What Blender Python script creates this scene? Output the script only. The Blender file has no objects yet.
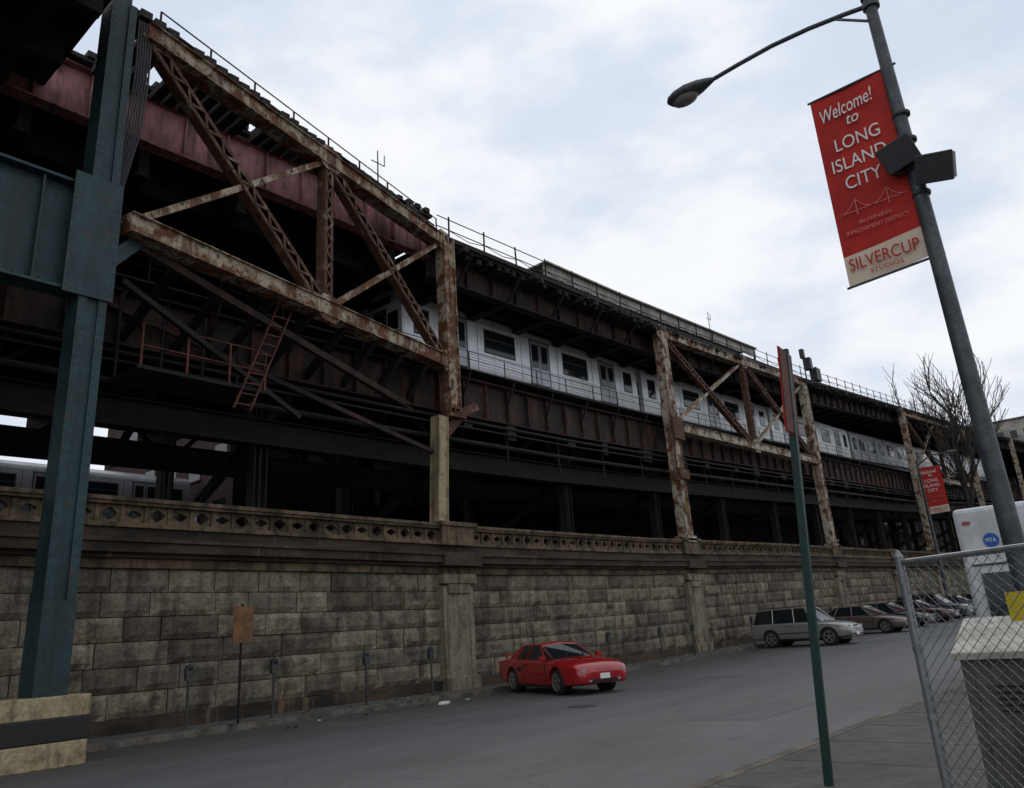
import bpy, bmesh, math, random
from mathutils import Vector, Matrix, noise
random.seed(7)
sc = bpy.context.scene
V = Vector

def I(x, pts):
    if x <= pts[0][0]: return pts[0][1]
    for (a, va), (b, vb) in zip(pts, pts[1:]):
        if x <= b: return va + (vb - va) * (x - a) / (b - a)
    return pts[-1][1]
zt = lambda y: I(y, [(-30,15.6),(5.5,15.6),(18.4,15.8),(34,16.4),(54,17.6),(80,20),(110,22),(160,26),(220,29)])
zb = lambda y: I(y, [(-30,12.0),(5,12.1),(23.5,12.4),(36,12.9),(54,13.8),(83,15.2),(110,17),(160,20.5),(220,23)])
gz = lambda y: I(y, [(-100,0),(20,0),(30,.12),(46,.5),(66,.85),(110,1.8),(160,3),(220,4.5),(400,5)])
xo = lambda y: I(y, [(-100,0),(80,0),(160,3.5),(220,6)])

# ------------------------------------------------------------ materials
def M(name, c1, c2=None, scale=3, lo=.42, hi=.58, rough=.8, metal=0., bump=0., bscale=30, var=.25, stretch=(1,1,1), c3=None, s3=8, lo3=.55, hi3=.65, spec=.4, coat=0, streak=None):
    m = bpy.data.materials.new(name); m.use_nodes = True
    nt = m.node_tree; N = nt.nodes; L = nt.links
    b = N['Principled BSDF']
    b.inputs['Roughness'].default_value = rough; b.inputs['Metallic'].default_value = metal
    b.inputs['Specular IOR Level'].default_value = spec
    if coat: b.inputs['Coat Weight'].default_value = coat; b.inputs['Coat Roughness'].default_value = .05
    tc = N.new('ShaderNodeTexCoord')
    def mapping(s):
        mp = N.new('ShaderNodeMapping'); mp.inputs['Scale'].default_value = s
        L.new(tc.outputs['Object'], mp.inputs['Vector']); return mp
    mp = mapping(stretch)
    def noise_(s, d=5, mpp=None):
        n = N.new('ShaderNodeTexNoise'); n.inputs['Scale'].default_value = s; n.inputs['Detail'].default_value = d
        n.inputs['Roughness'].default_value = .62
        L.new((mpp or mp).outputs['Vector'], n.inputs['Vector']); return n
    def rng(src, lo, hi, a=0, bb=1):
        r = N.new('ShaderNodeMapRange'); r.inputs['From Min'].default_value = lo; r.inputs['From Max'].default_value = hi
        r.inputs['To Min'].default_value = a; r.inputs['To Max'].default_value = bb
        L.new(src, r.inputs['Value']); return r.outputs['Result']
    def mix(f, a, bcol, mode='MIX'):
        x = N.new('ShaderNodeMixRGB'); x.blend_type = mode
        if isinstance(f, float): x.inputs['Fac'].default_value = f
        else: L.new(f, x.inputs['Fac'])
        for i, q in ((1, a), (2, bcol)):
            if isinstance(q, tuple): x.inputs[i].default_value = (*q, 1)
            else: L.new(q, x.inputs[i])
        return x.outputs['Color']
    col = c1
    if c2: col = mix(rng(noise_(scale).outputs['Fac'], lo, hi), c1, c2)
    if c3: col = mix(rng(noise_(s3,4).outputs['Fac'], lo3, hi3), col, c3)
    if streak: col = mix(rng(noise_(2.2, 4, mapping((1.3,1.3,.10))).outputs['Fac'], streak[1], streak[2], 0, .8), col, streak[0])
    if var:
        v = N.new('ShaderNodeCombineColor'); r = rng(noise_(scale*6.3, 3).outputs['Fac'], .3, .7, 1-var, 1+var)
        for k in ('Red','Green','Blue'): L.new(r, v.inputs[k])
        col = mix(1.0, col, v.outputs['Color'], 'MULTIPLY')
    if isinstance(col, tuple): b.inputs['Base Color'].default_value = (*col, 1)
    else: L.new(col, b.inputs['Base Color'])
    if bump:
        bn = N.new('ShaderNodeBump'); bn.inputs['Strength'].default_value = bump; bn.inputs['Distance'].default_value = .03
        L.new(noise_(bscale,3).outputs['Fac'], bn.inputs['Height']); L.new(bn.outputs['Normal'], b.inputs['Normal'])
    return m

RUST = (.105,.040,.015); SOOT=(.012,.009,.007)
m_white = M('weathered_cream_steel', (.42,.375,.29), RUST, 2.2, .48, .59, .75, bump=.4, bscale=25, c3=(.14,.072,.035), s3=6, streak=((.12,.045,.016),.52,.62))
m_rustw = M('peeling_paint_steel', (.36,.30,.215), (.135,.052,.020), 2.0, .43, .56, .85, bump=.5, c3=(.045,.024,.015), s3=5, streak=((.095,.034,.014),.51,.60))
m_rustd = M('rust_brown_steel', (.090,.040,.022), (.22,.165,.11), 2.4, .54, .67, .85, bump=.5, c3=(.028,.017,.011), s3=5)
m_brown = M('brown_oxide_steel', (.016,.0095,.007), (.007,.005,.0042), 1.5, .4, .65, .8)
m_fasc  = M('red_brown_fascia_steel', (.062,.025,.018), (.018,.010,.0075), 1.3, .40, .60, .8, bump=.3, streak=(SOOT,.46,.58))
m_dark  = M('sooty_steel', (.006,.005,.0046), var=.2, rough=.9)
m_purple= M('faded_maroon_steel', (.34,.145,.145), (.17,.068,.062), .9, .44, .66, .7, bump=.3, stretch=(1,1,.4), c3=(.06,.032,.024), s3=2.5, lo3=.58, hi3=.7, streak=((.06,.03,.024),.52,.64))
m_teal  = M('teal_painted_steel', (.017,.048,.053), (.009,.024,.028), 1.3, .4, .7, .55, bump=.25, c3=(.07,.04,.025), s3=4, lo3=.62, hi3=.7, streak=((.012,.02,.02),.5,.65))
m_red   = M('red_oxide_steel', (.13,.035,.025), (.05,.024,.016), 4, .45, .6, .75)
m_timber= M('weathered_timber', (.03,.026,.022), (.016,.013,.011), 6, rough=.9)
m_canopy= M('corrugated_sheet', (.36,.345,.30), (.22,.20,.165), 1.2, .45, .65, .7)
m_black = M('black_paint', (.012,.012,.012), var=.1, rough=.5)
m_cream = M('cream_concrete_paint', (.36,.29,.17), (.17,.125,.08), 3, .5, .7, .85, bump=.2, streak=((.08,.06,.04),.52,.66))
m_conc  = M('sidewalk_concrete', (.088,.083,.075), (.060,.056,.050), .7, .4, .65, .9, bump=.2, c3=(.038,.034,.03), s3=2.2, lo3=.6, hi3=.7)
m_kerb  = M('kerb_stone', (.14,.12,.098), (.075,.064,.052), 2, rough=.9)
m_corn  = M('stained_cornice_stone', (.062,.042,.026), (.022,.016,.011), 1.1, .42, .62, .9, bump=.5, stretch=(1,.5,1.5), streak=((.15,.10,.058),.6,.7))
m_bal   = M('ochre_cast_stone', (.150,.105,.060), (.050,.036,.022), 1.6, .42, .62, .9, bump=.5, streak=((.024,.018,.012),.5,.64))
m_pil   = M('limestone_pilaster', (.225,.190,.135), (.100,.082,.058), 1.7, .45, .68, .9, bump=.6, streak=((.045,.035,.024),.5,.64))
m_mort  = M('wall_mortar', (.032,.027,.020), var=.2, rough=.95)
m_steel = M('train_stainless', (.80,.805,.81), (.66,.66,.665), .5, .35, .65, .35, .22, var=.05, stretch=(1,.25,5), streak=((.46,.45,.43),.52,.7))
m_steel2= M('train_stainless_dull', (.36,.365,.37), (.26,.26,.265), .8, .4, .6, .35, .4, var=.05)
m_glass = M('dark_glass', (.012,.015,.017), var=0, rough=.08, spec=.5)
m_frame = M('rubber_frame', (.04,.04,.043), var=.1, rough=.6)
m_post  = M('galvanised_pole', (.075,.086,.094), (.05,.057,.063), 3, rough=.5, metal=.3)
m_meter = M('meter_housing', (.05,.05,.05), (.03,.028,.026), 5, rough=.55)
m_gpost = M('green_post_paint', (.008,.036,.028), var=.15, rough=.5)
m_redb  = M('red_banner_cloth', (.46,.030,.022), (.37,.026,.02), 2, rough=.75, var=.1, spec=.2)
m_wht   = M('white_print', (.75,.73,.68), var=.03, rough=.8)
m_pink  = M('pale_print', (.66,.54,.42), var=.03, rough=.8)
m_pnk2  = M('pink_print', (.60,.18,.15), var=.03, rough=.8)
m_galv  = M('chainlink_wire', (.22,.225,.23), var=.2, rough=.45, metal=.6)
m_cab   = M('grey_cabinet_paint', (.10,.10,.094), (.065,.062,.056), 3, rough=.6, streak=((.04,.036,.03),.52,.66))
m_cabt  = M('pale_cabinet_lid', (.40,.38,.33), (.28,.26,.22), 4, rough=.6)
m_yel   = M('yellow_sign_paint', (.70,.56,.03), var=.05, rough=.5)
m_org   = M('rusty_orange_board', (.20,.09,.028), (.11,.055,.022), 5, rough=.7)
m_bark  = M('bark', (.055,.045,.037), (.035,.03,.025), 3, rough=.9)
m_brick = M('dull_red_brick', (.045,.018,.015), (.028,.013,.010), 1.2, rough=.9)
m_bldg  = M('pale_render', (.34,.31,.27), (.25,.23,.2), .3, rough=.9)
m_tyre  = M('tyre_rubber', (.015,.015,.015), var=.1, rough=.85)
m_rim   = M('alloy_rim', (.45,.45,.46), var=.05, rough=.3, metal=.8)
m_lens  = M('clear_lamp_lens', (.38,.39,.38), var=.05, rough=.12)
m_tail  = M('tail_lamp', (.35,.01,.01), var=.05, rough=.15)
m_bus   = M('white_vehicle_paint', (.62,.63,.64), (.48,.49,.49), 2, rough=.35, var=.05, streak=((.38,.37,.34),.55,.7))
m_blue  = M('blue_decal', (.02,.10,.38), var=.02, rough=.5)
m_ground= M('dirt_ground', (.07,.062,.053), (.045,.04,.034), .2, rough=.95)
m_lensy = M('lamp_refractor', (.20,.185,.16), var=.1, rough=.25)
STN=[((.225,.188,.130),(.125,.103,.072)),((.18,.155,.112),(.10,.086,.062)),((.265,.22,.152),(.155,.128,.088)),((.125,.104,.073),(.068,.056,.040))]
m_st=[M('granite_block_%s'%'abcd'[i],a,c,2.6,.38,.66,.92,bump=.8,bscale=14,var=.35,c3=(.040,.031,.023),s3=1.1,lo3=.54,hi3=.70,streak=((.045,.035,.024),.50,.66)) for i,(a,c) in enumerate(STN)]

def asphalt(name,c1,c2,crack=True):
    m = bpy.data.materials.new(name); m.use_nodes=True; nt=m.node_tree;N=nt.nodes;L=nt.links;b=N['Principled BSDF']
    tc=N.new('ShaderNodeTexCoord')
    def nz(s,d,st):
        mp=N.new('ShaderNodeMapping'); mp.inputs['Scale'].default_value=st; L.new(tc.outputs['Object'],mp.inputs['Vector'])
        n=N.new('ShaderNodeTexNoise'); n.inputs['Scale'].default_value=s; n.inputs['Detail'].default_value=d; n.inputs['Roughness'].default_value=.6; L.new(mp.outputs[0],n.inputs['Vector']); return n.outputs['Fac']
    def rg(x,lo,hi,a,c):
        r=N.new('ShaderNodeMapRange')
        for k,v in (('From Min',lo),('From Max',hi),('To Min',a),('To Max',c)): r.inputs[k].default_value=v
        L.new(x,r.inputs['Value']); return r.outputs['Result']
    def mx(f,a,c,mode='MIX'):
        x=N.new('ShaderNodeMixRGB'); x.blend_type=mode
        if isinstance(f,float): x.inputs['Fac'].default_value=f
        else: L.new(f,x.inputs['Fac'])
        for i,q in ((1,a),(2,c)):
            if isinstance(q,tuple): x.inputs[i].default_value=(*q,1)
            else: L.new(q,x.inputs[i])
        return x.outputs['Color']
    col=mx(rg(nz(.9,5,(1,.12,1)),.35,.65,0,1),c1,c2)
    col=mx(rg(nz(.35,5,(1,.5,1)),.54,.64,0,.45),col,tuple(q*.62 for q in c2))
    col=mx(rg(nz(2.6,5,(1,.35,1)),.60,.66,0,.35),col,tuple(q*.5 for q in c2))
    sp=N.new('ShaderNodeSeparateXYZ'); L.new(tc.outputs['Object'],sp.inputs[0])
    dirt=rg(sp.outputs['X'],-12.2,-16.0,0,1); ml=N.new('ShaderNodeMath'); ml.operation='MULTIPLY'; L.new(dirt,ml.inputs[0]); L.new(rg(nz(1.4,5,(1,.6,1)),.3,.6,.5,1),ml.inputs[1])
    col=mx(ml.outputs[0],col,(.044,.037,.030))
    v=N.new('ShaderNodeTexVoronoi'); v.feature='DISTANCE_TO_EDGE'; v.inputs['Scale'].default_value=.22
    mp=N.new('ShaderNodeVectorMath'); mp.operation='MULTIPLY_ADD'; mp.inputs[1].default_value=(1.2,1.2,0)
    n=N.new('ShaderNodeTexNoise'); n.inputs['Scale'].default_value=1.1; n.inputs['Detail'].default_value=5; L.new(tc.outputs['Object'],n.inputs['Vector']); L.new(n.outputs['Color'],mp.inputs[0]); L.new(tc.outputs['Object'],mp.inputs[2]); L.new(mp.outputs[0],v.inputs['Vector'])
    if crack: col=mx(rg(v.outputs['Distance'],.0,.007,.4,0),col,(.03,.03,.03))
    g=rg(nz(45,3,(1,1,1)),.3,.7,.75,1.25); cc=N.new('ShaderNodeCombineColor')
    for k in ('Red','Green','Blue'): L.new(g,cc.inputs[k])
    col=mx(1.0,col,cc.outputs[0],'MULTIPLY'); L.new(col,b.inputs['Base Color']); b.inputs['Roughness'].default_value=.8
    bp=N.new('ShaderNodeBump'); bp.inputs['Strength'].default_value=.4; bp.inputs['Distance'].default_value=.02; L.new(nz(60,3,(1,1,1)),bp.inputs['Height']); L.new(bp.outputs[0],b.inputs['Normal'])
    return m
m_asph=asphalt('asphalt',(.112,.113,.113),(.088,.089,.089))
m_patch=asphalt('asphalt_patch',(.092,.093,.094),(.077,.078,.079),False)

# ------------------------------------------------------------ mesh builder
class MB:
    def __init__(s): s.v=[]; s.f=[]; s.m=[]; s.mats=[]
    def mi(s, m):
        if m not in s.mats: s.mats.append(m)
        return s.mats.index(m)
    def add(s, vs, fs, m):
        o=len(s.v); s.v += [tuple(p) for p in vs]; k=s.mi(m)
        for f in fs: s.f.append([o+i for i in f]); s.m.append(k)
    HX=[(0,3,2,1),(4,5,6,7),(0,1,5,4),(1,2,6,5),(2,3,7,6),(3,0,4,7)]
    def box(s, c, d, m, rot=None):
        c=V(c); vs=[]
        for z in (-1,1):
            for x,y in ((-1,-1),(1,-1),(1,1),(-1,1)):
                p=V((x*d[0]/2,y*d[1]/2,z*d[2]/2))
                if rot is not None: p=rot@p
                vs.append(c+p)
        s.add(vs, s.HX, m)
    def beam(s, p1, p2, wa, wb, m, a=(0,0,1)):
        p1=V(p1);p2=V(p2); t=(p2-p1).normalized(); a=V(a); a=(a-t*a.dot(t))
        if a.length<1e-4: a=V((1,0,0))-t*t.x
        a.normalize(); b=t.cross(a); vs=[]
        for p in (p1,p2):
            for i,j in ((-1,-1),(1,-1),(1,1),(-1,1)): vs.append(p+a*(i*wa/2)+b*(j*wb/2))
        s.add(vs, s.HX, m)
    def tube(s, p1, p2, r1, r2, m, n=8, caps=True):
        p1=V(p1);p2=V(p2); t=(p2-p1).normalized(); a=V((0,0,1)) if abs(t.z)<.9 else V((1,0,0))
        a=(a-t*a.dot(t)).normalized(); b=t.cross(a); vs=[]
        for p,r in ((p1,r1),(p2,r2)):
            for i in range(n):
                q=2*math.pi*i/n; vs.append(p+a*(math.cos(q)*r)+b*(math.sin(q)*r))
        fs=[(i,(i+1)%n,n+(i+1)%n,n+i) for i in range(n)]
        if caps: fs += [tuple(range(n))[::-1], tuple(range(n,2*n))]
        s.add(vs, fs, m)
    def path(s, pts, r, m, n=8):
        for a,b in zip(pts,pts[1:]): s.tube(a,b,r,r,m,n)
    def sweep(s, ys, xa, xb, za, zb_, m):
        vs=[]; fs=[]
        g=lambda q,y: q(y) if callable(q) else q
        for y in ys: vs += [(g(xa,y),y,g(za,y)),(g(xb,y),y,g(za,y)),(g(xb,y),y,g(zb_,y)),(g(xa,y),y,g(zb_,y))]
        for k in range(len(ys)-1):
            o=4*k
            for i in range(4): fs.append((o+i,o+(i+1)%4,o+4+(i+1)%4,o+4+i))
        e=4*(len(ys)-1); fs += [(0,1,2,3),(e+3,e+2,e+1,e)]
        s.add(vs,fs,m)
    def rivet(s, p, n, r, m):
        p=V(p); n=V(n).normalized(); a=V((0,0,1)) if abs(n.z)<.9 else V((1,0,0)); a=(a-n*a.dot(n)).normalized(); b=n.cross(a)
        s.add([p+a*r,p+b*r,p-a*r,p-b*r,p+n*r*.7],[(0,1,4),(1,2,4),(2,3,4),(3,0,4)],m)
    def laced(s, p1, p2, w, d, nrm, m, bar=.07):
        p1=V(p1);p2=V(p2);t=(p2-p1).normalized();n=V(nrm).normalized();sd=t.cross(n).normalized()
        for k in (-1,1):
            s.beam(p1+sd*(k*w/2),p2+sd*(k*w/2),d,.03,m,n)
            for q in (-1,1):
                o=sd*(k*(w/2-.055))+n*(q*(d/2+.012)); s.beam(p1+o,p2+o,.022,.11,m,n)
        Lg=(p2-p1).length; c=max(2,int(Lg/(w*.85)))
        for q in (-1,1):
            for i in range(c):
                k=1 if i%2 else -1
                a=p1+t*(Lg*i/c)+sd*(k*(w/2-.05))+n*(q*(d/2+.035)); b=p1+t*(Lg*(i+1)/c)-sd*(k*(w/2-.05))+n*(q*(d/2+.035))
                s.beam(a,b,.014,bar,m,n)
    def build(s, name, parent=None, smooth=None, bevel=0):
        me=bpy.data.meshes.new(name); me.from_pydata(s.v,[],s.f)
        for m in s.mats: me.materials.append(m)
        me.polygons.foreach_set('material_index', s.m)
        bm=bmesh.new(); bm.from_mesh(me); bmesh.ops.recalc_face_normals(bm,faces=bm.faces); bm.to_mesh(me); bm.free()
        if smooth:
            me.polygons.foreach_set('use_smooth',[True]*len(me.polygons)); me.set_sharp_from_angle(angle=math.radians(smooth))
        ob=bpy.data.objects.new(name,me); sc.collection.objects.link(ob)
        if parent: ob.parent=parent
        if bevel:
            bv=ob.modifiers.new('bevel','BEVEL'); bv.width=bevel; bv.segments=2; bv.limit_method='ANGLE'
        return ob
def empty(name, loc=(0,0,0), rz=0):
    e=bpy.data.objects.new(name,None); e.location=loc; e.rotation_euler=(0,0,rz); sc.collection.objects.link(e); return e
def frange(a,b,st):
    n=max(1,round((b-a)/st)); return [a+(b-a)*i/n for i in range(n+1)]

# ------------------------------------------------------------ ground, road
YS=[-100,0,20,30,46,66,110,160,220,400]
def sheet(name, xa, xb, dz, m, ys=None):
    b=MB(); ys=ys or YS
    g=lambda q,y: q(y) if callable(q) else q
    vs=[];fs=[]
    for y in ys: vs += [(g(xa,y),y,gz(y)+dz),(g(xb,y),y,gz(y)+dz)]
    for k in range(len(ys)-1): fs.append((2*k,2*k+1,2*k+3,2*k+2))
    b.add(vs,fs,m)
    return b.build(name)
g=MB(); vs=[];fs=[]
gy=[-1500]+YS+[3000]
for y in gy: vs += [(-2500,y,gz(y)-.02),(2500,y,gz(y)-.02)]
for k in range(len(gy)-1): fs.append((2*k,2*k+1,2*k+3,2*k+2))
g.add(vs,fs,m_ground); g.build('ground')
KL=lambda y:-16.95+xo(y); KR=lambda y:-4.2+xo(y)
sheet('road', KL, KR, .0, m_asph)
p=MB()
for (x0,x1,y0,y1) in ((-13.4,-10.5,22,22.9),(-12,-9,38,39.2),(-7.5,-6.2,13,16)):
    p.add([(x0,y0,gz(y0)+.004),(x1,y0+.2,gz(y0)+.004),(x1,y1,gz(y1)+.004),(x0+.1,y1,gz(y1)+.004)],[(0,1,2,3)],m_patch)
p.tube((-7.2,21,-.05),(-7.2,21,.006),.33,.33,m_black,20)
p.tube((-11.2,15,-.05),(-11.2,15,.006),.33,.33,m_frame,20)
p.build('road_patches')
k=MB(); k.sweep(YS,lambda y:KL(y)-.15,KL,lambda y:gz(y)-.2,lambda y:gz(y)+.13,m_kerb)
k.sweep(YS,KR,lambda y:KR(y)+.15,lambda y:gz(y)-.2,lambda y:gz(y)+.13,m_kerb); k.build('kerb')
s=MB(); s.sweep(YS,lambda y:-18.6+xo(y),lambda y:KL(y)-.15,lambda y:gz(y)-.2,lambda y:gz(y)+.125,m_conc)
for y in frange(0,80,1.5): s.box((-17.85+xo(y),y,gz(y)+.126),(1.45,.015,.004),m_black)
s.build('sidewalk')
s=MB(); s.sweep(YS,lambda y:KR(y)+.15,lambda y:30,lambda y:gz(y)-.2,lambda y:gz(y)+.125,m_conc)
for y in frange(0,40,1.5): s.box((-1.5,y,gz(y)+.126),(5,.012,.004),m_black)
s.build('sidewalk')

# ------------------------------------------------------------ retaining wall
wall=empty('stone_retaining_wall')
xw=lambda y:-18.5+xo(y)
W=[-25,-10,0,10,20,30,46,66,80,110,160,200]
def Z(d): return lambda y: gz(y)+d
def X(d): return lambda y: xw(y)+d
b=MB(); b.sweep(W,X(-.7),X(-.07),Z(-.3),Z(3.62),m_mort); b.build('mortar_core',wall)
b=MB()
rh=(3.62-.42)/6
for r in range(6):
    y=-14+random.random()
    while y<170:
        far=y>75
        ln=random.uniform(.85,1.65)
        y1=y+ln; nx,nz_=(2,2) if far else (7,4)
        off=random.uniform(-.018,.028); m=random.choice(m_st+[m_st[0],m_st[1]])
        z0=.42+r*rh+.010; z1=.42+(r+1)*rh-.010; ya=y+.011; yb=y1-.011
        vs=[];fs=[]
        for j in range(nz_+1):
            for i in range(nx+1):
                u=i/nx; v=j/nz_; yy=ya+(yb-ya)*u; zz=z0+(z1-z0)*v
                edge=(i in(0,nx)) or (j in (0,nz_))
                nn=noise.noise(V((yy*2.3+r*9,zz*3.1,m_st.index(m)*5)))
                n2=noise.noise(V((yy*7,zz*7,r*3)))
                d=off+(-.035 if edge else .03+.045*nn+.022*n2)
                if edge: yy+=.006*n2; zz+=.008*nn
                vs.append((xw(yy)+d,yy,gz(yy)+zz))
        for j in range(nz_):
            for i in range(nx): a=j*(nx+1)+i; fs.append((a,a+1,a+nx+2,a+nx+1))
        o=len(vs)
        ring=[i for i in range(nx+1)]+[j*(nx+1)+nx for j in range(1,nz_+1)]+[nz_*(nx+1)+i for i in range(nx-1,-1,-1)]+[j*(nx+1) for j in range(nz_-1,0,-1)]
        for q in ring: x_,y_,z_=vs[q]; vs.append((xw(y_)-.09,y_,z_))
        for i in range(len(ring)): fs.append((ring[i],ring[(i+1)%len(ring)],o+(i+1)%len(ring),o+i))
        b.add(vs,fs,m); y=y1
b.build('rock_faced_blocks',wall)
b=MB()
b.sweep(W,X(-.69),X(.14),Z(-.29),Z(.42),m_corn)
b.sweep(W,X(-.7),X(.10),Z(3.62),Z(3.84),m_bal)
b.sweep(W,X(-.7),X(.24),Z(3.84),Z(3.94),m_corn)
b.sweep(W,X(-.7),X(.42),Z(3.94),Z(4.16),m_corn)
b.sweep(W,X(-.7),X(.50),Z(4.16),Z(4.24),m_corn)
b.sweep(W,X(-.7),X(.16),Z(4.24),Z(4.52),m_corn)
b.sweep(W,X(-.22),X(.24),Z(4.52),Z(4.63),m_bal)
b.sweep(W,X(-.22),X(.26),Z(5.03),Z(5.10),m_bal)
b.sweep(W,X(-.27),X(.31),Z(5.10),Z(5.20),m_bal)
b.build('cornice',wall,bevel=.012)
piers=[-13.4,2.5,18.4,34.2,54.1,67,80,95,110]
b=MB()
for y in piers:
    z=gz(y)
    b.box((xw(y)-.2,y,z+1.6),(.84,1.35,3.3),m_pil)
    b.box((xw(y)+.235,y,z+3.25),(.13,1.0,.5),m_pil)
    b.box((xw(y)-.15,y,z+3.45),(.98,1.5,.3),m_pil)
    b.box((xw(y)-.15,y,z+.25),(.98,1.5,.5),m_pil)
    for q in (-.5,.5): b.box((xw(y)+.23,y+q,z+1.75),(.04,.12,2.3),m_pil)
    b.box((xw(y)-.05,y,z+4.05),(1.16,1.7,.42),m_corn)
    b.box((xw(y)+.0,y,z+4.82),(.66,1.5,.62),m_bal)
    b.box((xw(y)+.0,y,z+5.2),(.8,1.7,.14),m_bal)
b.build('pilasters',wall,bevel=.02)
b=MB()
def cell(y0,y1,xa,xb,rz=.13):
    yc=(y0+y1)/2; h=(y1-y0)/2; zc=gz(yc)+4.83; hz=.2; n=16; out=[];inn=[]
    for i in range(n):
        q=2*math.pi*i/n+math.pi/n; c,s_=math.cos(q),math.sin(q); k=1/max(abs(c),abs(s_))
        out.append((yc+c*k*h, zc+s_*k*hz)); 
        lob=1+.12*math.cos(4*q)
        inn.append((yc+c*h*.62*lob, zc+s_*rz*lob))
    vs=[]
    for x in (xa,xb):
        vs += [(x,a,c) for a,c in out]+[(x,a,c) for a,c in inn]
    fs=[]
    for i in range(n):
        j=(i+1)%n
        fs += [(i,j,n+j,n+i),(2*n+i,2*n+j,3*n+j,3*n+i),(n+i,n+j,3*n+j,3*n+i)]
    b.add(vs,fs,m_bal)
for a,c in zip(piers,piers[1:]):
    if c<0: continue
    ys=frange(a+.75,c-.75,.56)
    for i,(y0,y1) in enumerate(zip(ys,ys[1:])):
        x=xw((y0+y1)/2); cell(y0,y1,x-.06,x+.12,.13 if i%2 else .085)
        b.box((x+.1,y0,gz(y0)+4.83),(.12,.09,.4),m_bal)
for y in frange(111,198,2.2): b.box((xw(y),y,gz(y)+4.83),(.2,.8,.4),m_bal)
b.build('pierced_balustrade',wall)
b=MB(); b.sweep(W,lambda y:-90,X(-.7),Z(-.3),Z(4.4),m_ground); b.build('embankment')

# ------------------------------------------------------------ viaduct
via=empty('elevated_railway_viaduct')
SY=[-25,-10,5.5,12,18.4,26,34.2,44,54.1,67,80,95,110,135,160,200]
SY1=[y for y in SY if y>=18.4]; SY0=[y for y in SY if y<=18.4]; SYB=[y for y in SY if y>=26]
def XX(d): return lambda y: d+xo(y)
def T(d): return lambda y: zt(y)+d
def B(d): return lambda y: zb(y)+d
tx=lambda y: -15.4-(y-5.5)*3.1/12.9
b=MB()
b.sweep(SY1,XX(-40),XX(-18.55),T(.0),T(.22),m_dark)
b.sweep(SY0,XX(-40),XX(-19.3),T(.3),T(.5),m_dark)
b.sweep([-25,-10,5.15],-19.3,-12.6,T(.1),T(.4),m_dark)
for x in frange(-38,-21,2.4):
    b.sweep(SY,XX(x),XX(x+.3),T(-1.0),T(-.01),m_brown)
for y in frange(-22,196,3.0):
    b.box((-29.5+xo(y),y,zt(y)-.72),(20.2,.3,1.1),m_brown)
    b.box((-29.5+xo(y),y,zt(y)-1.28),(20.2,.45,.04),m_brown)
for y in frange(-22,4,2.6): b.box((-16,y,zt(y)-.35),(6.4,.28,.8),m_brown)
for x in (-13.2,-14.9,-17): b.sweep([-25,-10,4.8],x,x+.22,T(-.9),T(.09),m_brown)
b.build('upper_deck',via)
b=MB()
b.sweep(SY0,XX(-19.25),XX(-19.2),T(-.45),T(1.0),m_purple)
for z in (-.47,1.0): b.sweep(SY0,XX(-19.4),XX(-18.98),T(z),T(z+.045),m_purple)
for y in frange(-20,18,1.3): b.box((-19.13,y,zt(y)+.28),(.13,.025,1.4),m_purple)
b.sweep(SY1,XX(-19.35),XX(-19.3),T(-1.2),T(-.01),m_fasc)
b.sweep(SY1,XX(-19.5),XX(-19.05),T(-1.24),T(-1.2),m_brown)
for y in frange(19,190,1.5): b.box((-19.22+xo(y),y,zt(y)-.6),(.14,.025,1.15),m_fasc)
for y in frange(20,190,3.0):
    b.beam((-19.25+xo(y),y,zt(y)-1.1),(-18.35+xo(y),y,zt(y)-.15),.09,.09,m_brown)
b.build('fascia_girder',via)
b=MB()
y=18.9
while y<150:
    ln=random.uniform(.55,1.25); w=random.uniform(.2,.26)
    b.box((-18.95+ln/2+xo(y)-.25,y,zt(y)-.13+random.uniform(-.05,.03)),(ln,w,.22),m_timber)
    y+=random.uniform(.42,.62) if random.random()>.08 else 1.1
y=6.0; i=0
while y<18.2:
    x0=tx(y)+.1; i+=1
    if i%8!=4 and x0>-18.0: b.box(((x0-18.2)/2,y,zt(y)+.40+random.uniform(-.02,.02)),(x0+18.2,.27,.2),m_timber)
    y+=.37
b.beam((tx(5.6)-.55,5.6,zt(5)+.56),(tx(17)-.35,17,zt(17)+.56),.05,.8,m_timber)
b.beam((-19.0,5.5,zt(5)+1.12),(-19.0,18.3,zt(18)+1.12),.12,.5,m_timber)
for y in frange(6,18,.45): b.box((-19.05,y,zt(y)+1.25),(.75,.22,.18),m_timber)
b.sweep(SY1,XX(-18.42),XX(-18.3),T(.02),T(.2),m_brown)
b.build('timber_ties',via)
b=MB()
for y in frange(19,190,2.0):
    h=1.05+random.uniform(-.03,.05); b.beam((-18.6+xo(y),y,zt(y)+.2),(-18.6+xo(y)+random.uniform(-.04,.04),y,zt(y)+.2+h),.05,.05,m_dark,(1,0,0))
for h in (.7,1.15):
    for a,c in zip(SY1,SY1[1:]): b.tube((-18.6+xo(a),a,zt(a)+h),(-18.6+xo(c),c,zt(c)+h),.022,.022,m_dark,6)
for y in frange(6.4,18.2,1.5):
    b.beam((tx(y),y,zt(y)+.2),(tx(y),y,zt(y)+.85),.04,.04,m_dark,(1,0,0))
b.tube((tx(6.4),6.4,zt(6.4)+.85),(tx(18.2),18.2,zt(18.2)+.85),.02,.02,m_dark,6)
for z in (.35,.6): b.tube((tx(6.4)-.1,6.4,zt(6.4)+z),(tx(18.2)-.1,18.2,zt(18.2)+z),.03,.03,m_black,6)
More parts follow.
